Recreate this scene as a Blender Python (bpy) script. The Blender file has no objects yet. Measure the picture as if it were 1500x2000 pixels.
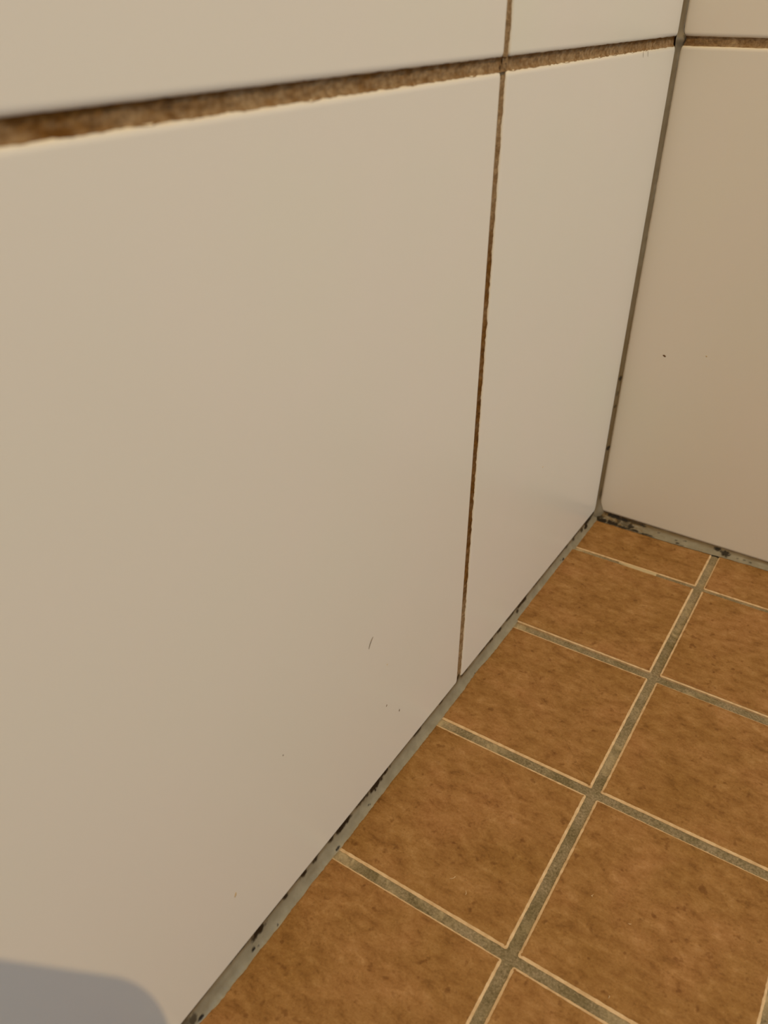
import bpy, bmesh, math, random
from mathutils import Vector, Matrix, noise

# ------------------------------------------------------------------ camera, light, exposure
SC = bpy.context.scene
COL = SC.collection
SC.view_settings.view_transform = 'Standard'
SC.view_settings.look = 'None'
SC.view_settings.gamma = 1.0
SC.view_settings.use_curve_mapping = False
SC.view_settings.exposure = 0.0

CAM_R = Matrix(((0.8359872, -0.3000570, 0.4594466),
                (0.5487404, 0.4524544, -0.7029715),
                (0.0030529, 0.8397921, 0.5428995)))
CAM_C = Vector((0.1510593, -0.5389004, 0.3476465))
cd = bpy.data.cameras.new('camera')
cam = bpy.data.objects.new('camera', cd)
COL.objects.link(cam)
cam.matrix_world = Matrix.Translation(CAM_C) @ CAM_R.to_4x4()
cd.sensor_fit = 'HORIZONTAL'
cd.sensor_width = 36.0
cd.lens = 1566.1 / 1500.0 * 36.0
cd.clip_start = 0.0002
cd.clip_end = 50
cd.dof.use_dof = True
cd.dof.focus_distance = 0.43
cd.dof.aperture_fstop = 18.0
SC.camera = cam

world = bpy.data.worlds.new('bathroom_ambience')
SC.world = world
world.use_nodes = True
bg = world.node_tree.nodes['Background']
bg.inputs['Color'].default_value = (0.95, 1.0, 0.98, 1)      # soft light of the white room around the corner
bg.inputs['Strength'].default_value = 0.10

ld = bpy.data.lights.new('ceiling_spot', 'SPOT')               # small warm ceiling downlight
ld.energy = 130.0
ld.color = (1.0, 0.675, 0.30)
ld.shadow_soft_size = 0.004
ld.spot_size = math.radians(110)
ld.spot_blend = 0.6
lamp = bpy.data.objects.new('ceiling_spot', ld)
COL.objects.link(lamp)
lamp.location = (1.070, -0.905, 2.30)
lamp.rotation_euler = (Vector((0.1, -0.25, 0.0)) - lamp.location).to_track_quat('-Z', 'Y').to_euler()

ad = bpy.data.lights.new('cool_fill', 'AREA')           # soft cool fill light added across the room for the bluish ambient
ad.shape = 'RECTANGLE'
ad.size, ad.size_y = 0.9, 1.4
ad.energy = 7.8
ad.color = (0.48, 0.77, 0.95)
fill_light = bpy.data.objects.new('cool_fill', ad)
COL.objects.link(fill_light)
fill_light.location = (1.7, -0.45, 0.95)
fill_light.rotation_euler = (Vector((0.0, -0.40, 0.25)) - fill_light.location).to_track_quat('-Z', 'Y').to_euler()

# ------------------------------------------------------------------ helpers
def sstep(a, b, x):
    t = max(0.0, min(1.0, (x - a) / (b - a)))
    return t * t * (3 - 2 * t)

def n3(x, y=0.0, z=0.0):
    return noise.noise(Vector((x, y, z)))

def fbm(x, y=0.0, z=0.0):
    return n3(x, y, z) + 0.5 * n3(2.1 * x + 3, 2.1 * y + 1, 2.1 * z) + 0.25 * n3(4.3 * x, 4.3 * y + 7, 4.3 * z)

def link(name, me, parent=None, mats=()):
    o = bpy.data.objects.new(name, me)
    COL.objects.link(o)
    for m in mats:
        if m.name not in [x.name for x in me.materials if x]:
            me.materials.append(m)
    if parent:
        o.parent = parent
    return o

def mesh(name, verts, faces, smooth=True, attr=None):
    me = bpy.data.meshes.new(name)
    me.from_pydata([tuple(v) for v in verts], [], faces)
    me.update()
    if smooth:
        me.polygons.foreach_set('use_smooth', [True] * len(me.polygons))
    for k, vals in (attr or {}).items():
        a = me.attributes.new(k, 'FLOAT', 'POINT')
        a.data.foreach_set('value', vals)
    return me

def grid_faces(nu, nv, flip=False):
    f = []
    for i in range(nu - 1):
        for j in range(nv - 1):
            q = (i * nv + j, i * nv + j + 1, (i + 1) * nv + j + 1, (i + 1) * nv + j)
            f.append(q[::-1] if flip else q)
    return f

def tag(o, label, cat=None, group=None, kind=None):
    o['label'] = label
    if cat: o['category'] = cat
    if group: o['group'] = group
    if kind: o['kind'] = kind
    return o

# ------------------------------------------------------------------ materials
class NT:
    def __init__(s, name, rough=0.5, spec=0.5):
        s.m = bpy.data.materials.new(name)
        s.m.use_nodes = True
        s.t = s.m.node_tree
        s.b = s.t.nodes['Principled BSDF']
        s.b.inputs['Roughness'].default_value = rough
        s.b.inputs['Specular IOR Level'].default_value = spec
        s.tc = s.t.nodes.new('ShaderNodeTexCoord')
    def node(s, t, **kw):
        n = s.t.nodes.new(t)
        for k, v in kw.items():
            setattr(n, k, v)
        return n
    def L(s, a, b):
        s.t.links.new(a, b)
    def coords(s, scale=(1, 1, 1), rand=False):
        mp = s.node('ShaderNodeMapping')
        s.L(s.tc.outputs['Object'], mp.inputs['Vector'])
        mp.inputs['Scale'].default_value = scale
        if rand:
            oi = s.node('ShaderNodeObjectInfo')
            mu = s.node('ShaderNodeVectorMath', operation='MULTIPLY')
            cb = s.node('ShaderNodeCombineXYZ')
            for i in range(3):
                s.L(oi.outputs['Random'], cb.inputs[i])
            s.L(cb.outputs[0], mu.inputs[0])
            mu.inputs[1].default_value = (37.0, 91.0, 53.0)
            s.L(mu.outputs[0], mp.inputs['Location'])
        return mp.outputs['Vector']
    def noise(s, vec, scale, detail=4, rough=0.55, dist=0.0):
        n = s.node('ShaderNodeTexNoise')
        s.L(vec, n.inputs['Vector'])
        n.inputs['Scale'].default_value = scale
        n.inputs['Detail'].default_value = detail
        n.inputs['Roughness'].default_value = rough
        n.inputs['Distortion'].default_value = dist
        return n.outputs['Fac']
    def ramp(s, fac, stops):
        r = s.node('ShaderNodeValToRGB')
        s.L(fac, r.inputs['Fac'])
        e = r.color_ramp.elements
        while len(e) < len(stops):
            e.new(0.5)
        for el, (p, c) in zip(e, stops):
            el.position = p
            el.color = (*c, 1) if len(c) == 3 else c
        return r.outputs['Color']
    def mix(s, fac, a, b, mode='MIX'):
        m = s.node('ShaderNodeMix', data_type='RGBA', blend_type=mode)
        if isinstance(fac, (int, float)):
            m.inputs['Factor'].default_value = fac
        else:
            s.L(fac, m.inputs['Factor'])
        for v, nm in ((a, 'A'), (b, 'B')):
            sock = [i for i in m.inputs if i.name == nm and i.type == 'RGBA'][0]
            if isinstance(v, tuple):
                sock.default_value = (*v, 1)
            else:
                s.L(v, sock)
        return [o for o in m.outputs if o.type == 'RGBA'][0]
    def attr(s, name):
        a = s.node('ShaderNodeAttribute', attribute_name=name)
        return a.outputs['Fac']
    def color(s, c):
        if isinstance(c, tuple):
            s.b.inputs['Base Color'].default_value = (*c, 1)
        else:
            s.L(c, s.b.inputs['Base Color'])
    def bump(s, h, strength, dist, prev=None):
        b = s.node('ShaderNodeBump')
        b.inputs['Strength'].default_value = strength
        b.inputs['Distance'].default_value = dist
        s.L(h, b.inputs['Height'])
        if prev is not None:
            s.L(prev, b.inputs['Normal'])
        s.L(b.outputs['Normal'], s.b.inputs['Normal'])
        return b.outputs['Normal']

def mat_wall_tile():
    m = NT('white_wall_glaze', rough=0.27, spec=0.42)
    v = m.coords(rand=True)
    film = m.noise(v, 7.0, 2, 0.5)
    c = m.ramp(film, [(0.3, (0.838, 0.83, 0.79)), (0.5, (0.855, 0.828, 0.80)), (0.7, (0.84, 0.837, 0.785))])
    stain = m.ramp(m.noise(v, 130, 3, 0.6), [(0.3, (0.76, 0.62, 0.40)), (0.7, (0.82, 0.75, 0.60))])
    c = m.mix(m.attr('rim'), c, stain)
    m.color(c)
    h = m.noise(v, 9.0, 1, 0.4)
    m.bump(h, 0.10, 0.004)
    return m.m

def mat_bisque():
    m = NT('cream_bisque_edge', rough=0.7, spec=0.25)
    v = m.coords(rand=True)
    c = m.ramp(m.noise(v, 260, 4, 0.6), [(0.3, (0.54, 0.375, 0.215)), (0.55, (0.66, 0.49, 0.305)), (0.75, (0.74, 0.58, 0.40))])
    m.color(c)
    m.bump(m.noise(v, 1800, 3), 0.3, 0.0002)
    return m.m

def mat_floor_tile():
    m = NT('terracotta_floor_glaze', rough=0.62, spec=0.28)
    v = m.coords(rand=True)
    vs = m.coords(scale=(0.8, 1.35, 1), rand=True)
    big = m.noise(v, 26, 3, 0.55, 0.3)
    mid = m.noise(vs, 130, 6, 0.72, 0.25)
    fine = m.noise(v, 850, 4, 0.75)
    base = m.ramp(mid, [(0.28, (0.180, 0.083, 0.020)), (0.42, (0.270, 0.136, 0.040)), (0.57, (0.335, 0.182, 0.062)), (0.74, (0.425, 0.255, 0.108))])
    tint = m.ramp(big, [(0.32, (0.88, 0.86, 0.74)), (0.5, (1.0, 1.0, 1.0)), (0.68, (1.10, 1.07, 1.20))])
    c = m.mix(1.0, base, tint, 'MULTIPLY')
    grain = m.ramp(fine, [(0.27, (0.55, 0.50, 0.44)), (0.42, (0.93, 0.92, 0.90)), (0.55, (1.0, 1.0, 1.0)), (0.74, (1.28, 1.30, 1.38))])
    c = m.mix(0.8, c, grain, 'MULTIPLY')
    spots = m.noise(v, 210, 2, 0.5)
    sp = m.ramp(spots, [(0.26, (0.60, 0.50, 0.38)), (0.36, (1, 1, 1))])
    c = m.mix(0.8, c, sp, 'MULTIPLY')
    m.color(c)
    n = m.bump(mid, 0.35, 0.0008)
    m.bump(fine, 0.6, 0.0003, n)
    return m.m

def mat_floor_grout():
    m = NT('speckled_floor_grout', rough=0.85, spec=0.2)
    v = m.coords()
    f = m.noise(v, 900, 5, 0.75)
    g = m.noise(v, 60, 3, 0.6)
    c = m.ramp(f, [(0.30, (0.115, 0.090, 0.048)), (0.47, (0.235, 0.192, 0.120)), (0.60, (0.32, 0.265, 0.180)), (0.75, (0.48, 0.40, 0.285))])
    t = m.ramp(g, [(0.35, (0.72, 0.72, 0.62)), (0.5, (0.95, 0.95, 0.92)), (0.68, (1.12, 1.12, 1.16))])
    c = m.mix(1.0, c, t, 'MULTIPLY')
    c = m.mix(m.attr('pale'), c, (0.55, 0.455, 0.29))
    m.color(c)
    m.bump(f, 0.7, 0.0005)
    return m.m

def mat_wall_grout():
    m = NT('stained_wall_grout', rough=0.85, spec=0.2)
    v = m.coords()
    f = m.noise(v, 520, 4, 0.7)
    c = m.ramp(f, [(0.30, (0.20, 0.125, 0.060)), (0.5, (0.33, 0.225, 0.125)), (0.72, (0.47, 0.345, 0.21))])
    rust_shade = m.ramp(m.noise(v, 300, 4, 0.65), [(0.3, (0.085, 0.035, 0.005)), (0.55, (0.17, 0.075, 0.013)), (0.75, (0.25, 0.13, 0.035))])
    c = m.mix(m.attr('rust_shade'), c, rust_shade)
    m.color(c)
    m.bump(f, 0.7, 0.0006)
    return m.m

def mat_silicone():
    m = NT('grey_silicone', rough=0.42, spec=0.4)
    v = m.coords()
    f = m.noise(v, 120, 3, 0.6)
    c = m.ramp(f, [(0.35, (0.235, 0.215, 0.165)), (0.55, (0.275, 0.255, 0.200)), (0.7, (0.31, 0.288, 0.228))])
    c = m.mix(m.attr('dirt_shade'), c, (0.155, 0.095, 0.030))  # brown for bead dirt and for the shade painted along its upper part
    c = m.mix(m.attr('mould'), c, (0.013, 0.008, 0.003))
    m.color(c)
    m.bump(f, 0.25, 0.0006)
    return m.m

def mat_plain(name, col, rough=0.5, spec=0.4, nscale=400, var=0.2):
    m = NT(name, rough=rough, spec=spec)
    v = m.coords()
    lo = tuple(c * (1 - var) for c in col)
    hi = tuple(min(1, c * (1 + var)) for c in col)
    m.color(m.ramp(m.noise(v, nscale, 3), [(0.35, lo), (0.65, hi)]))
    return m.m

M_TILE = mat_wall_tile()
M_BISQ = mat_bisque()
M_FLOOR = mat_floor_tile()
M_FGROUT = mat_floor_grout()
M_WGROUT = mat_wall_grout()
M_SIL = mat_silicone()
M_BED = mat_plain('tile_adhesive', (0.30, 0.22, 0.13), 0.9, 0.2)

# ------------------------------------------------------------------ walls
def rounded_tile(name, w, h, t, r, parent, loc, axes):
    """ceramic wall tile: w x h face, thickness t, pillowed edge r; axes = (u, v, n) world vectors, loc = face centre"""
    seg = 5
    cr = 0.0018
    def ring(inset, depth):
        pts = []
        rr = max(cr - inset * 0.5, 0.0006)
        hw, hh = w / 2 - inset, h / 2 - inset
        for cx, cy, a0 in ((hw - rr, hh - rr, 0), (-hw + rr, hh - rr, 90), (-hw + rr, -hh + rr, 180), (hw - rr, -hh + rr, 270)):
            for k in range(5):
                a = math.radians(a0 + 22.5 * k)
                pts.append((cx + rr * math.cos(a), cy + rr * math.sin(a), depth))
        return pts
    rings = []
    for k in range(seg + 1):
        a = math.pi / 2 * k / seg
        rings.append(ring(r * (1 - math.sin(a)), -BEVD * (1 - math.cos(a))))
    rings.append(ring(0.0, -t))
    u, v, n = axes
    verts, faces = [], []
    for rg in rings:
        for p in rg:
            verts.append(u * p[0] + v * p[1] + n * p[2])
    N = 20
    for i in range(len(rings) - 1):
        for j in range(N):
            a, b = i * N + j, i * N + (j + 1) % N
            faces.append((a, a + N, b + N, b))
    nside = len(faces)
    faces.append(tuple(range(N)))
    faces.append(tuple(range((len(rings) - 1) * N, len(rings) * N))[::-1])
    rim = [sstep(0.15, 1.0, i / seg) if i <= seg else 1.0 for i in range(len(rings)) for _ in range(N)]
    me = mesh(name, verts, faces, attr={'rim': rim})
    me.polygons[nside].use_smooth = False
    me.polygons[nside + 1].use_smooth = False
    bm = bmesh.new(); bm.from_mesh(me); bmesh.ops.recalc_face_normals(bm, faces=bm.faces); bm.to_mesh(me); bm.free()
    o = link(name, me, parent, (M_TILE,))
    o.location = loc
    return o

T = 0.0082
EX, EY, EZ = Vector((1, 0, 0)), Vector((0, 1, 0)), Vector((0, 0, 1))

def box(name, a, b, parent, mat):
    vs = [(x, y, z) for x in (a[0], b[0]) for y in (a[1], b[1]) for z in (a[2], b[2])]
    fs = [(0, 1, 3, 2), (4, 6, 7, 5), (0, 4, 5, 1), (2, 3, 7, 6), (0, 2, 6, 4), (1, 5, 7, 3)]
    return link(name, mesh(name, vs, fs, smooth=False), parent, (mat,))

wall_left = box('wall_left', (-0.06, -1.25, -0.03), (-T + 0.0002, 0.06, 1.30), None, M_BED)
tag(wall_left, 'left wall of large white glazed tiles with brown stained grout', kind='structure')
wall_back = box('wall_back', (-T + 0.0004, T - 0.0002, -0.03), (0.95, 0.06, 1.30), None, M_BED)
tag(wall_back, 'back wall of cream white glazed tiles at the right edge', kind='structure')

ZR = [(0.0062, 0.3232), (0.3277, 0.6552), (0.6597, 0.9872), (0.9917, 1.298)]
BEV, BEVD = 0.0021, 0.0011
# left wall columns: (y_low, y_high) per row; the upper rows sit a touch off the lower one
for ri, (z0, z1) in enumerate(ZR):
    s = 0.0 if ri == 0 else 0.0013
    cols = [(-0.2237 + s, -0.0036), (-0.5596 + s, -0.2277 + s), (-0.8955 + s, -0.5636 + s), (-1.2314 + s, -0.8995 + s)]
    for ci, (y0, y1) in enumerate(cols):
        zz0 = z0 + (0.0006 if ci == 0 and ri == 0 else 0)
        rounded_tile('wall_tile', y1 - y0, z1 - zz0, T, BEV, wall_left, (0, (y0 + y1) / 2, (zz0 + z1) / 2), (EY, EZ, EX))
    for ci, (x0, x1) in enumerate([(0.0008, 0.330), (0.334, 0.664), (0.668, 0.945)]):
        zb0 = 0.0056 if ri == 0 else z0
        rounded_tile('wall_tile', x1 - x0, z1 - zb0, T, BEV, wall_back, ((x0 + x1) / 2, 0, (zb0 + z1) / 2), (EX, EZ, -EY))

def bevel_depth(d):
    """depth of the tile face below its plane at distance d inside the tile's edge"""
    if d >= BEV: return 0.0
    d = max(d, 0.0)
    return BEVD * (1 - math.sqrt(max(0.0, 1 - ((BEV - d) / BEV) ** 2)))

def grout_strip(name, parent, frame, t0, t1, a, b, step, rust_shade_f, rag_lo, rag_hi, deep=0.0014, seed=0.0, nv=12):
    """grout in a wall joint: runs along t, lies between in-plane positions a < b; the ragged edge creeps over the tile rim"""
    n = max(2, int((t1 - t0) / step) + 1)
    vs, rust_shade = [], []
    for i in range(n):
        t = t0 + (t1 - t0) * i / (n - 1)
        k = (fbm(t * 150, seed) * 0.6 + n3(t * 520, seed + 9) * 0.3 + 0.4)
        k2 = (fbm(t * 150, seed + 31) * 0.6 + n3(t * 520, seed + 39) * 0.3 + 0.4)
        ea = max(0.00005, rag_lo * k)            # creep beyond edge a
        eb = max(0.00005, rag_hi * k2)
        lo, hi = a - ea, b + eb
        da, db = -bevel_depth(ea) + 0.00007, -bevel_depth(eb) + 0.00007
        for j in range(nv):
            s = j / (nv - 1)
            w = lo + (hi - lo) * s
            edge = da * (1 - s) + db * s
            hollow = math.sin(math.pi * s) ** 0.55
            d = edge * (1 - hollow) + (-deep + 0.00035 * fbm(t * 420, w * 420, seed)) * hollow
            vs.append(frame(t, w, d))
            rust_shade.append(max(0.0, min(1.0, rust_shade_f(t, s))))
    me = mesh(name, vs, grid_faces(n, nv), attr={'rust_shade': rust_shade})
    bm = bmesh.new(); bm.from_mesh(me); bmesh.ops.recalc_face_normals(bm, faces=bm.faces); bm.to_mesh(me); bm.free()
    return link(name, me, parent, (M_WGROUT,))

def fl_left(t, w, d): return (d, t, w)
def fv_left(t, w, d): return (d, w, t)
def fh_back(t, w, d): return (t, -d, w)

def rust_shade_h(t, s):
    r = 0.30 + 0.55 * fbm(t * 55, 4.0) + 0.45 * fbm(t * 240, s * 3, 1.0) + 0.55 * sstep(0.55, 1.0, s)  # last term darkens the joint's top: rust plus painted shade of the tile above
    r += 0.45 * sstep(-0.36, -0.46, t)
    r += 0.35 * sstep(-0.10, -0.03, t) * sstep(0.35, 0.9, s)
    return r
def rust_v(t, s):
    mid = sstep(0.05, 0.085, t) * (1 - sstep(0.245, 0.285, t))
    return 0.15 + 0.75 * mid + 0.35 * fbm(t * 90, 2.0) + 0.3 * fbm(t * 400, s * 2, 5.0)
def rust_b(t, s):
    return 0.22 + 0.4 * fbm(t * 120, 8.0) + 0.55 * sstep(0.02, 0.0, t)

for k, (z0, z1) in enumerate(zip([r[1] for r in ZR[:-1]], [r[0] for r in ZR[1:]])):
    fine = k == 0
    grout_strip('grout_joint', wall_left, fl_left, -0.62 if fine else -1.23, -0.001, z0, z1, 0.0007 if fine else 0.006, rust_shade_h, 0.0007, 0.0005, seed=k * 5.0)
    if fine:
        grout_strip('grout_joint', wall_left, fl_left, -1.23, -0.62, z0, z1, 0.006, rust_shade_h, 0.0005, 0.0003, seed=77.0)
    grout_strip('grout_joint', wall_back, fh_back, 0.0008, 0.45 if fine else 0.94, z0, z1, 0.0009 if fine else 0.006, rust_b, 0.00025, 0.0003, deep=0.0011, seed=20 + k * 5.0)
for ri, (z0, z1) in enumerate(ZR[:3]):
    s = 0.0 if ri == 0 else 0.0013
    for q, yc in enumerate((-0.2257, -0.5616, -0.8975)):
        grout_strip('grout_joint', wall_left, fv_left, z0 - 0.002, z1 + 0.002, yc + s - 0.002, yc + s + 0.002,
                    0.0008 if q == 0 and ri < 2 else 0.006, rust_v, 0.0002, 0.0005, deep=0.0013, seed=40 + ri * 3.0 + q, nv=9)
    for q, xc in enumerate((0.332, 0.666)):
        vs = [(xc - 0.0025, 0.001, z0), (xc + 0.0025, 0.001, z0), (xc + 0.0025, 0.001, z1), (xc - 0.0025, 0.001, z1)]
        link('grout_joint', mesh('grout_joint', vs, [(0, 1, 2, 3)], attr={'rust_shade': [0.2] * 4}), wall_back, (M_WGROUT,))

# ------------------------------------------------------------------ floor
SX, SY, PHI = 0.01151, 0.00453, -0.00536      # slight fall and skew of the laid floor
X1, GX, Y0, GY = 0.09456, 0.09837, 0.0532, 0.1
def fz(X, Y): return SX * X + SY * Y
def FP(x, y, z=0.0):
    X = x + PHI * (y + 0.2)
    Y = y - PHI * (x - 0.1)
    return Vector((X, Y, fz(X, Y) + z))

NC, NR = 9, 12
XJ = [X1 + GX * i for i in range(NC)]
YJ = [-Y0 - GY * i for i in range(NR)]
YJ[0] += 0.0019
GRECESS = 0.0010

# grout bed: fine near the wall ends of the joints so its pale smears can be placed
def grout_pale(x, y):
    v = 0.85 * sstep(0.020 + 0.012 * fbm(y * 30, 3), 0.002, x) * (0.6 + 0.8 * fbm(x * 200, y * 200))
    v += 0.55 * sstep(0.05, 0.45, fbm(x * 45, y * 45, 6.0))* (0.4 + fbm(x * 600, y * 600, 2))
    return max(0.0, min(1.0, v))
vs, pale = [], []
nx, ny = 230, 330
for i in range(nx):
    u = i / (nx - 1)
    x = -0.006 + 0.90 * (0.22 * u + 0.78 * u ** 2.2)
    for j in range(ny):
        w = j / (ny - 1)
        y = 0.006 - 1.20 * (0.35 * w + 0.65 * w ** 2.0)
        vs.append(FP(x, y, -GRECESS + 0.0003 * fbm(x * 260, y * 260)))
        pale.append(grout_pale(x, y))
floor = link('floor', mesh('floor', vs, grid_faces(nx, ny), attr={'pale': pale}), None, (M_FGROUT,))
tag(floor, 'shower floor of small square terracotta brown tiles with grey grout', kind='structure')

def floor_tile(x0, x1, y0, y1, lift, seed, fine, tilt=(0, 0), thin=0):
    """one terracotta tile: mottled glazed top with a wobbly rim over a cream chamfered body"""
    cx, cy = (x0 + x1) / 2, (y0 + y1) / 2
    step = 0.0013 if fine else 0.012
    cr = 0.0009
    path = []
    for (ax, ay), (bx, by), (dx, dy) in (((x0, y0), (x1, y0), (0, -1)), ((x1, y0), (x1, y1), (1, 0)), ((x1, y1), (x0, y1), (0, 1)), ((x0, y1), (x0, y0), (-1, 0))):
        ln = math.hypot(bx - ax, by - ay)
        n = max(3, int((ln - 2 * cr) / step))
        tx, ty = (bx - ax) / ln, (by - ay) / ln
        for k in range(n):
            d = cr + (ln - 2 * cr) * k / (n - 1)
            path.append((ax + tx * d, ay + ty * d, dx, dy))
        mx, my = bx - 0.29 * cr * tx + 0.29 * cr * -dx, by - 0.29 * cr * ty + 0.29 * cr * -dy
        ndx, ndy = (dx + tx) * 0.7071, (dy + ty) * 0.7071
        path.append((mx, my, ndx, ndy))
    rings = [[], [], [], []]
    N = len(path)
    for (x, y, dx, dy) in path:
        wob = 0.00018 * fbm(x * 420 + seed * 3, y * 420, seed) + 0.00009 * n3(x * 1500, y * 1500, seed)
        front = 0.00015 if dy < -0.5 else 0.0
        ins = 0.00115 + wob + front - (0.00055 if thin == 1 and dy < -0.5 else 0.0) - (0.0009 if thin == 2 and dy > 0.5 else 0.0)
        z = lift + tilt[0] * (x - cx) + tilt[1] * (y - cy)
        rings[0].append((x - dx * (ins + 0.0005), y - dy * (ins + 0.0005), z))
        rings[1].append((x - dx * ins, y - dy * ins, z - 0.00012))
        rings[2].append((x + dx * wob, y + dy * wob, z - 0.0006))
        rings[3].append((x, y, z - 0.006))
    o0 = FP(cx, cy, 0)
    verts = [FP(*p) - o0 for r in rings for p in r]
    faces = [tuple(range(N))]
    mats = [0]
    for i in range(3):
        for j in range(N):
            a, b = i * N + j, i * N + (j + 1) % N
            faces.append((a, a + N, b + N, b))
            mats.append(0 if i == 0 else 1)
    me = mesh('floor_tile', verts, faces, smooth=False)
    me.materials.append(M_FLOOR); me.materials.append(M_BISQ)
    me.polygons.foreach_set('material_index', mats)
    bm = bmesh.new(); bm.from_mesh(me); bmesh.ops.recalc_face_normals(bm, faces=bm.faces); bm.to_mesh(me); bm.free()
    o = bpy.data.objects.new('floor_tile', me)
    COL.objects.link(o)
    o.parent = floor
    o.location = o0
    return o

rnd = random.Random(5)
G = 0.0026
xs = [(-0.002, XJ[0] - G)] + [(XJ[i] + G, XJ[i + 1] - G) for i in range(NC - 1)]
ys = [(YJ[0] + 0.0022, 0.001)] + [(YJ[i + 1] + G, YJ[i] - G) for i in range(NR - 1)]
ys[1] = (ys[1][0], YJ[0] - 0.0022)
for r, (y0, y1) in enumerate(ys):
    for c, (x0, x1) in enumerate(xs):
        lift = rnd.uniform(-0.00015, 0.00025)
        if r == 1: lift += 0.0007
        j = lambda: rnd.uniform(-0.00025, 0.00025)
        floor_tile(x0 + j(), x1 + j(), y0 + j(), y1 + j(), lift, rnd.uniform(0, 50), r < 6 and c < 4, (rnd.uniform(-0.002, 0.002), rnd.uniform(-0.002, 0.002)), {0: 1, 1: 2}.get(r, 0))

# pale smear of grout left on top of the joint below the back row
vs = []
n = 40
for i in range(n):
    t = i / (n - 1)
    x = 0.0375 + 0.0275 * t
    w = 0.0006 + 0.0016 * sstep(0.0, 0.35, t) * (1 - sstep(0.97, 1.0, t))
    yc = YJ[0] + 0.0009 - 0.0004 * t
    for s in (-1, -0.5, 0, 0.5, 1):
        y = yc + s * w * (1 + 0.35 * fbm(x * 900, s * 3)) * 0.9
        vs.append(FP(x, y, (0.00035 if abs(s) < 1 else -0.0008)))
sm = link('grout_smear', mesh('grout_smear', vs, grid_faces(n, 5), attr={'pale': [0.95] * len(vs)}), floor, (M_FGROUT,))
sm['label'] = 'pale cream smear of grout lying over the joint'

# ------------------------------------------------------------------ silicone beads
def blot(t, s, spots, seed):
    m = 0.0
    for (ty, ss, rt, rs, st) in spots:
        du, dv = (t - ty) / rt, (s - ss) / rs
        if abs(du) > 2.2 or abs(dv) > 2.2: continue
        d = math.hypot(du, dv) + 0.45 * fbm(t * 520, s * 4, seed)
        m = max(m, st * (1 - sstep(0.65, 1.15, d)))
    return m

def bead(name, f_wall, f_floor, sag, t0, t1, step, mouldf, dirt_shade_f, flip, label, nv=16):
    n = int(abs(t1 - t0) / step) + 1
    vs, mo, di = [], [], []
    for i in range(n):
        t = t0 + (t1 - t0) * i / (n - 1)
        A, B = f_wall(t), f_floor(t)
        S = sag(t)
        for j in range(nv):
            s = j / (nv - 1)
            vs.append(A * (1 - s) ** 2 + S * 2 * s * (1 - s) + B * s * s)
            mo.append(max(0.0, min(1.0, mouldf(t, s))))
            di.append(max(0.0, min(1.0, dirt_shade_f(t, s))))
    me = mesh(name, vs, grid_faces(n, nv, flip), attr={'mould': mo, 'dirt_shade': di})
    o = link(name, me, None, (M_SIL,))
    tag(o, label, kind='structure')
    return o

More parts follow.
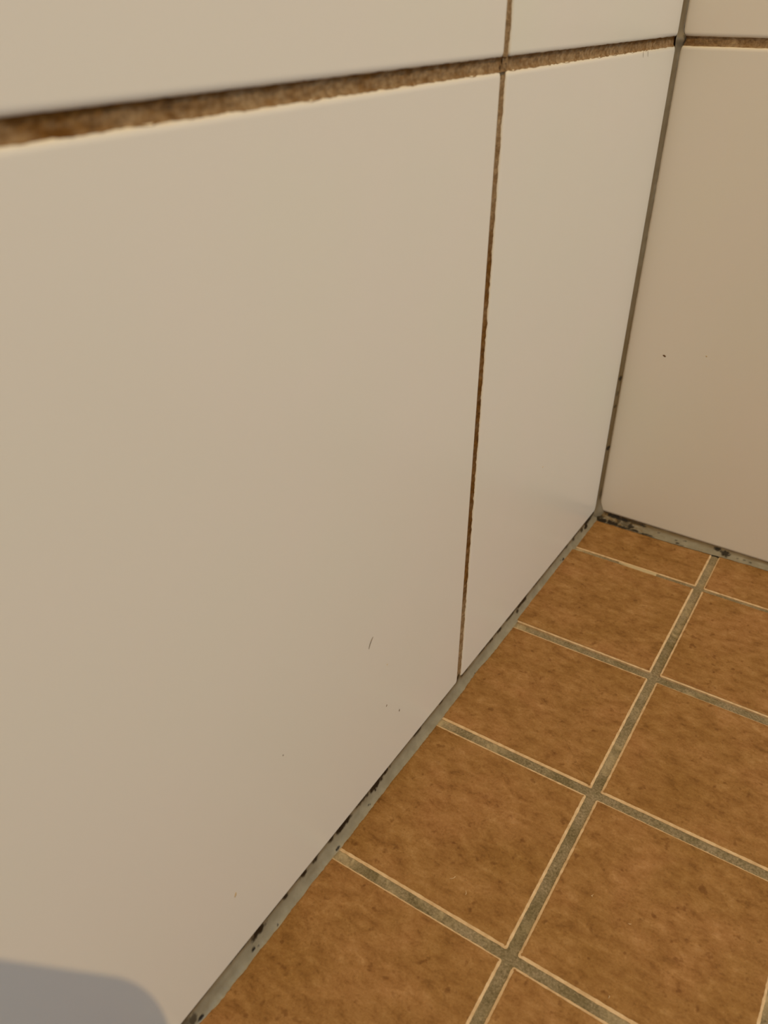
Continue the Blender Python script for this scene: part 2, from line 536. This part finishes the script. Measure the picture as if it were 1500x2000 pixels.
def xe(y):                      # reach of the bead over the floor tiles
    e = 0.0033 + 0.00035 * fbm(y * 130, 1.0) + 0.00025 * n3(y * 600, 3.0) + 0.0004 * n3(y * 28, 5.0)
    e -= 0.0010 * math.exp(-((y + 0.207) / 0.012) ** 2) + 0.0014 * sstep(-0.432, -0.450, y)
    return e
def wl(y): return Vector((-0.0007, y, 0.0066 + 0.0006 * sstep(-0.222, -0.2245, -abs(y)) + (0.0030 * math.exp(-((y + 0.2250) / 0.0016) ** 2))))
def flr(y):
    x = xe(y)
    return Vector((x, y, fz(x, y) + 0.00045))
def sagl(y):
    return Vector((0.0004 + 0.0002 * n3(y * 60, 8), y, fz(0, y) + 0.0016))
ML = [(-0.0245, 0.42, 0.0035, 0.20, 1.0), (-0.0190, 0.10, 0.010, 0.25, 0.95), (-0.0320, 0.25, 0.0028, 0.22, 0.85), (-0.0480, 0.18, 0.0022, 0.14, 0.8),
      (-0.0610, 0.12, 0.0025, 0.12, 0.7), (-0.0712, 0.70, 0.0018, 0.11, 1.0), (-0.0745, 0.55, 0.0012, 0.06, 0.6), (-0.1347, 0.14, 0.005, 0.13, 1.0),
      (-0.1405, 0.10, 0.006, 0.14, 0.95), (-0.1461, 0.30, 0.0022, 0.15, 0.9), (-0.1560, 0.08, 0.006, 0.10, 0.8), (-0.1718, 0.10, 0.0035, 0.13, 0.95), (-0.1834, 0.09, 0.003, 0.10, 0.9),
      (-0.209, 0.97, 0.0009, 0.05, 1.0), (-0.2460, 0.08, 0.003, 0.1, 0.8), (-0.2730, 0.10, 0.0045, 0.11, 0.9), (-0.3060, 0.10, 0.006, 0.13, 1.0), (-0.3140, 0.16, 0.0075, 0.17, 1.0),
      (-0.3155, 0.38, 0.0008, 0.07, 1.0), (-0.3135, 0.33, 0.0006, 0.05, 1.0), (-0.3235, 0.66, 0.0007, 0.05, 1.0), (-0.3225, 0.72, 0.0005, 0.04, 0.9), (-0.3265, 0.10, 0.006, 0.10, 0.85), (-0.3400, 0.14, 0.005, 0.15, 1.0), (-0.3449, 0.16, 0.005, 0.17, 1.0),
      (-0.3529, 0.12, 0.0022, 0.10, 0.95), (-0.3515, 0.86, 0.0024, 0.10, 1.0), (-0.3656, 0.14, 0.0022, 0.12, 0.95), (-0.3740, 0.13, 0.0035, 0.13, 1.0), (-0.3872, 0.15, 0.0018, 0.13, 0.95),
      (-0.3970, 0.84, 0.0006, 0.05, 0.95), (-0.4061, 0.18, 0.0055, 0.17, 1.0), (-0.4116, 0.62, 0.0012, 0.10, 1.0), (-0.4090, 0.76, 0.0007, 0.05, 0.9),
      (-0.4442, 0.75, 0.0018, 0.14, 1.0), (-0.4470, 0.45, 0.0022, 0.30, 0.75), (-0.4500, 0.20, 0.003, 0.25, 0.6)]
def mould_l(y, s):
    m = blot(y, s, ML, 1.0)
    line = 1 - sstep(0.05, 0.12, s + 0.05 * fbm(y * 500, 2.0))
    m = max(m, line * sstep(-0.35, 0.25, fbm(y * 85, 6.0)) * 0.9)
    return m
def dirt_shade_l(y, s):
    d = 0.62 * (1 - sstep(0.05, 0.32, s)) + 0.16 * fbm(y * 60, s * 3) + 0.35 * sstep(0.93, 1.0, s) * sstep(0.0, 0.4, fbm(y * 220, 9.0))  # first term darkens the upper edge: dirt plus painted shade under the tile
    d += 0.25 * sstep(-0.06, -0.01, y)
    return d
bead('trim_1', wl, flr, sagl, -0.0008, -1.23, 0.0005, mould_l, dirt_shade_l, False,
     'long grey silicone bead with black mould spots along foot of the left wall')

def yb(x):
    return 0.0046 + 0.0026 * (1 - sstep(0.05, 0.125, x)) + 0.0004 * fbm(x * 150, 11.0) + 0.0003 * n3(x * 650, 13.0)
def wb(x): return Vector((x, 0.0007, 0.0060))
def fb(x):
    y = -yb(x)
    return Vector((x, y, fz(x, y) + 0.0005))
def sagb(x): return Vector((x, -0.0006, fz(x, 0) + 0.0012 + 0.0004 * n3(x * 80, 15)))
MB = [(0.0075, 0.84, 0.0060, 0.20, 1.0), (0.0140, 0.82, 0.0065, 0.20, 1.0), (0.0045, 0.60, 0.0030, 0.20, 0.9), (0.0125, 0.20, 0.0050, 0.18, 1.0), (0.0170, 0.18, 0.0055, 0.20, 1.0), (0.0225, 0.22, 0.0042, 0.20, 1.0),
      (0.0235, 0.90, 0.0060, 0.12, 0.95), (0.0290, 0.62, 0.0022, 0.26, 0.95), (0.0330, 0.88, 0.0040, 0.12, 0.95), (0.0370, 0.22, 0.0032, 0.12, 0.9), (0.0250, 0.50, 0.0050, 0.35, 0.55), (0.0190, 0.52, 0.0018, 0.25, 0.7),
      (0.0420, 0.93, 0.0060, 0.09, 0.9), (0.0300, 0.18, 0.0070, 0.15, 0.7), (0.0500, 0.42, 0.0013, 0.08, 0.55), (0.0655, 0.84, 0.0013, 0.09, 0.8), (0.0640, 0.62, 0.0011, 0.08, 0.7), (0.0690, 0.93, 0.0018, 0.06, 0.7), (0.0700, 0.45, 0.0012, 0.08, 0.6),
      (0.0930, 0.28, 0.0026, 0.20, 1.0), (0.0992, 0.50, 0.0034, 0.36, 1.0), (0.0965, 0.40, 0.0016, 0.14, 0.85), (0.1130, 0.58, 0.0010, 0.08, 0.65), (0.1170, 0.66, 0.0010, 0.09, 0.7), (0.1080, 0.62, 0.0008, 0.07, 0.5)]
def mould_b(x, s):
    m = blot(x, s, MB, 4.0)
    line = 1 - sstep(0.06, 0.16, s + 0.05 * fbm(x * 500, 12.0))
    return max(m, line * sstep(-0.2, 0.4, fbm(x * 120, 16.0)) * (0.85 if x < 0.05 else 0.35))
def dirt_shade_b(x, s):
    d = 0.62 * (1 - sstep(0.18, 0.55, s)) + 0.2 * fbm(x * 90, s * 4)  # first term paints the shade of the bead's steep upper half into its colour
    d += 0.8 * (1 - sstep(0.022, 0.055, x)) * (0.55 + fbm(x * 260, s * 5))
    return d
bead('trim_2', wb, fb, sagb, 0.0006, 0.94, 0.0005, mould_b, dirt_shade_b, True,
     'grey silicone bead with thick black mould along foot of the back wall')

def cw(z):                      # half widths of the corner bead on the left and the back wall
    flare = 1 - sstep(0.004, 0.017, z)
    blob = math.exp(-((z - 0.3262) / 0.0030) ** 2)
    k = 1 + 0.14 * fbm(z * 70, 21.0) + 0.08 * n3(z * 300, 23.0)
    taper = 0.86 + 0.14 * sstep(0.02, 0.2, z)
    return (0.0050 * k * taper + 0.0035 * flare + 0.0016 * blob, 0.0018 * k * taper + 0.0040 * flare + 0.0022 * blob)
def ca(z): return Vector((-0.0001, -cw(z)[0], z))
def cb_(z): return Vector((cw(z)[1], 0.0001, z))
def cs(z):
    a, b = cw(z)
    f = 1 - sstep(0.004, 0.014, z)
    blob = math.exp(-((z - 0.3262) / 0.0035) ** 2)
    return Vector((b * (0.22 + 0.25 * f + 0.5 * blob), -a * (0.22 + 0.25 * f + 0.3 * blob), z))
MC = [(0.1178, 0.55, 0.0024, 0.35, 0.9), (0.1060, 0.5, 0.002, 0.3, 0.45), (0.0960, 0.45, 0.0014, 0.3, 0.7), (0.0615, 0.5, 0.0020, 0.55, 1.0), (0.0210, 0.7, 0.005, 0.35, 0.5),
      (0.3262, 0.95, 0.0030, 0.25, 0.8), (0.3290, 0.98, 0.0040, 0.12, 0.5)]
def mould_c(z, s): return blot(z, s, MC, 7.0)
def dirt_c(z, s):
    return 0.55 + 0.2 * fbm(z * 60, s * 2, 3.0) + 0.25 * sstep(0.20, 0.12, z) * sstep(0.012, 0.02, z) - 0.2 * sstep(0.014, 0.006, z)
bead('trim_3', ca, cb_, cs, 0.0022, 1.29, 0.0006, mould_c, dirt_c, True,
     'thin dirty brown silicone bead running up the corner between the walls', nv=12)

# ------------------------------------------------------------------ hairs, specks and lint
M_HAIR = mat_plain('dark_hair', (0.10, 0.065, 0.03), 0.5, 0.4)
M_SPECK = mat_plain('brown_speck', (0.14, 0.075, 0.03), 0.8, 0.2, 2000)
M_TAN = mat_plain('tan_residue', (0.62, 0.47, 0.27), 0.8, 0.2, 2000)
M_LINT = mat_plain('pale_lint', (0.78, 0.62, 0.40), 0.8, 0.2, 2000)

def tube(name, pts, rad, mat):
    """a thin strand through pts with tapered ends"""
    pts = [Vector(p) for p in pts]
    fine = []
    for i in range(len(pts) - 1):
        p0, p1, p2, p3 = pts[max(i - 1, 0)], pts[i], pts[i + 1], pts[min(i + 2, len(pts) - 1)]
        for k in range(5):
            t = k / 5
            fine.append(0.5 * ((2 * p1) + (p2 - p0) * t + (2 * p0 - 5 * p1 + 4 * p2 - p3) * t * t + (3 * p1 - p0 - 3 * p2 + p3) * t ** 3))
    fine.append(pts[-1])
    o0 = fine[0].copy()
    vs, fs = [], []
    n = len(fine)
    for i, p in enumerate(fine):
        d = (fine[min(i + 1, n - 1)] - fine[max(i - 1, 0)]).normalized()
        a = d.cross(Vector((0.3, 0.5, 0.81))).normalized()
        b = d.cross(a)
        r = rad * (0.35 + 0.65 * math.sin(math.pi * (i + 0.5) / n) ** 0.5)
        for k in range(6):
            w = math.pi / 3 * k
            vs.append(p - o0 + a * r * math.cos(w) + b * r * math.sin(w))
    for i in range(n - 1):
        for k in range(6):
            fs.append((i * 6 + k, i * 6 + (k + 1) % 6, (i + 1) * 6 + (k + 1) % 6, (i + 1) * 6 + k))
    fs.append(tuple(range(6))[::-1]); fs.append(tuple(range((n - 1) * 6, n * 6)))
    o = link(name, mesh(name, vs, fs), None, (mat,))
    o.location = o0
    return o

def speck(name, loc, nrm, ru, rv, th, ang, mat, seed):
    """a small dried fleck: irregular low dome lying on a surface"""
    nrm = Vector(nrm)
    u = nrm.orthogonal().normalized()
    v = nrm.cross(u)
    u, v = u * math.cos(ang) + v * math.sin(ang), v * math.cos(ang) - u * math.sin(ang)
    vs = [nrm * th]
    fs = []
    N = 14
    for k, (q, h) in enumerate(((0.55, 0.8), (1.0, 0.0), (0.9, -0.6))):
        for i in range(N):
            a = 2 * math.pi * i / N
            r = q * (1 + 0.3 * n3(math.cos(a) * 1.7 + seed, math.sin(a) * 1.7, seed))
            vs.append(u * ru * r * math.cos(a) + v * rv * r * math.sin(a) + nrm * th * h)
    for i in range(N):
        j = (i + 1) % N
        fs.append((0, 1 + i, 1 + j))
        for k in range(2):
            fs.append((1 + k * N + i, 1 + (k + 1) * N + i, 1 + (k + 1) * N + j, 1 + k * N + j))
    fs.append(tuple(range(1 + 2 * N, 1 + 3 * N)))
    me = mesh(name, vs, fs)
    bm = bmesh.new(); bm.from_mesh(me); bmesh.ops.recalc_face_normals(bm, faces=bm.faces); bm.to_mesh(me); bm.free()
    o = link(name, me, None, (mat,))
    o.location = loc
    return o

h = tube('hair', [(0.0002, -0.3165, 0.1080), (0.0003, -0.3182, 0.1066), (0.0002, -0.3190, 0.1052), (0.0002, -0.3199, 0.1033)], 0.00013, M_HAIR)
tag(h, 'short bent dark hair stuck on the lower part of the largest white tile', 'hair')
for (y, lab) in ((-0.0625, 'tiny brown hair hanging below the brown wall joint, left of a pair'), (-0.0548, 'tiny brown hair hanging below the brown wall joint, nearer the corner of a pair')):
    h = tube('hair', [(0.00005, y, 0.3229), (0.0002, y + 0.0004, 0.3215), (0.0002, y + 0.0010, 0.3200)], 0.00007, M_HAIR)
    tag(h, lab, 'hair', 'hairs below the brown wall joint')
for (nm, loc, nr, ru, rv, th, an, m, lab, cat) in [
        ('dirt_speck', (0.0274, 0, 0.1402), (0, -1, 0), 0.0013, 0.0006, 0.0002, 2.0, M_SPECK, 'dark brown fleck on the back wall tile, nearest the corner', 'speck'),
        ('dirt_speck', (0.0544, 0, 0.1459), (0, -1, 0), 0.0006, 0.0004, 0.0002, 1.6, M_TAN, 'faint brown fleck on the back wall tile, right of the darker fleck', 'speck'),
        ('dirt_speck', (0, -0.3046, 0.0817), (1, 0, 0), 0.0004, 0.0003, 0.0002, 0.3, M_TAN, 'faint tiny speck on the large white tile just below the bent hair', 'speck'),
        ('dirt_speck', (0, -0.3048, 0.0546), (1, 0, 0), 0.0007, 0.0002, 0.0002, 0.2, M_SPECK, 'thin brown speck low on the large white tile, left of two', 'speck'),
        ('dirt_speck', (0, -0.2928, 0.0407), (1, 0, 0), 0.0008, 0.0003, 0.0002, 0.6, M_SPECK, 'small brown speck low on the large white tile, right of two', 'speck'),
        ('dirt_speck', (0, -0.3805, 0.0931), (1, 0, 0), 0.00035, 0.0003, 0.0002, 0.0, M_SPECK, 'pinpoint dark speck on the large white tile, lower left of the hair', 'speck'),
        ('dirt_speck', (0, -0.1321, 0.1070), (1, 0, 0), 0.0006, 0.0003, 0.0002, 0.0, M_TAN, 'pinpoint speck on the narrow white tile beside the corner', 'speck'),
        ('residue_smear', (0, -0.4153, 0.0447), (1, 0, 0), 0.0013, 0.0006, 0.0002, 0.5, M_TAN, 'tan smear near the foot of the large white tile', 'smear')]:
    o = speck(nm, loc, nr, ru, rv, th, an, m, loc[1] * 31 + loc[2] * 17)
    tag(o, lab, cat)
FIB = [((0.0568, -0.3343), 0.0030, 0.4, 'pale curled lint fibre on the tile left of the grout crossing, upper of two'),
       ((0.0655, -0.3378), 0.0022, 2.6, 'pale curled lint fibre on the tile left of the grout crossing, lower of two'),
       ((0.1148, -0.3073), 0.0024, 1.9, 'pale curled lint fibre near the left side of the largest floor tile'),
       ((0.1336, -0.3110), 0.0013, 0.0, 'tiny pale lint crumb in the middle of the largest floor tile'),
       ((0.1368, -0.3459), 0.0016, 1.0, 'pale lint fibre beside the bottom grout joint of the largest floor tile')]
for k, ((X, Y), ln, a, lab) in enumerate(FIB):
    z = fz(X, Y) + 0.00035
    pts = []
    for i in range(5):
        t = i / 4 - 0.5
        w = a + 2.0 * t
        pts.append((X + ln * t * math.cos(a) + 0.25 * ln * math.cos(w * 2), Y + ln * t * math.sin(a) + 0.25 * ln * math.sin(w * 2), z + 0.0001 * math.sin(i)))
    tag(tube('lint_fiber', pts, 0.00011, M_LINT), lab, 'lint', 'lint on the floor tiles')

# ------------------------------------------------------------------ the photographer's phone (its shadow falls on the left wall)
M_PHONE = mat_plain('phone_case', (0.02, 0.02, 0.022), 0.45, 0.5)
M_GLASS = mat_plain('phone_glass', (0.008, 0.008, 0.01), 0.08, 0.5, 50, 0.05)
M_STEEL = mat_plain('lens_ring', (0.25, 0.25, 0.26), 0.3, 0.5)
phone = bpy.data.objects.new('phone', None)
COL.objects.link(phone)
PK = 0.88                                                     # held a little above and behind the lens
phone.matrix_world = Matrix.Translation(lamp.location + (CAM_C - lamp.location) * PK) @ CAM_R.to_4x4() @ Matrix.Scale(PK, 4)
tag(phone, 'dark phone held over the floor, its rounded corner shading the left wall', 'phone')
def rrect(name, x0, x1, y0, y1, z0, z1, r, bev, mat):
    prof = [(0.0, z0 + bev), (0.3 * bev, z0 + 0.3 * bev), (bev, z0)]
    rings = [(bev, z1), (0.3 * bev, z1 - 0.3 * bev), (0.0, z1 - bev)] + prof
    vs, fs = [], []
    for ins, z in rings:
        for cx, cy, a0 in ((x1 - r, y1 - r, 0), (x0 + r, y1 - r, 90), (x0 + r, y0 + r, 180), (x1 - r, y0 + r, 270)):
            for k in range(13):
                a = math.radians(a0 + 7.5 * k)
                vs.append((cx + (r - ins) * math.cos(a), cy + (r - ins) * math.sin(a), z))
    N = 52
    for i in range(len(rings) - 1):
        for j in range(N):
            a, b = i * N + j, i * N + (j + 1) % N
            fs.append((a, a + N, b + N, b))
    fs.append(tuple(range(N))); fs.append(tuple(range((len(rings) - 1) * N, len(rings) * N))[::-1])
    me = mesh(name, vs, fs, smooth=False)
    bm = bmesh.new(); bm.from_mesh(me); bmesh.ops.recalc_face_normals(bm, faces=bm.faces); bm.to_mesh(me); bm.free()
    return link(name, me, phone, (mat,))
PX, PY = 0.0176, 0.0272
rrect('body', PX - 0.0715, PX, PY - 0.147, PY, 0.0018, 0.0092, 0.0185, 0.0012, M_PHONE)
rrect('screen', PX - 0.0690, PX - 0.0025, PY - 0.1445, PY - 0.0025, 0.0092, 0.0095, 0.0160, 0.0001, M_GLASS)
rrect('camera_bump', -0.0125, 0.0125, -0.0125, 0.0170, 0.0008, 0.0019, 0.0070, 0.0004, M_GLASS)
for (lx, ly) in ((0.0, 0.0), (0.0, 0.0115)):
    rrect('lens_ring', lx - 0.0045, lx + 0.0045, ly - 0.0045, ly + 0.0045, 0.0004, 0.0010, 0.0044, 0.0002, M_STEEL)
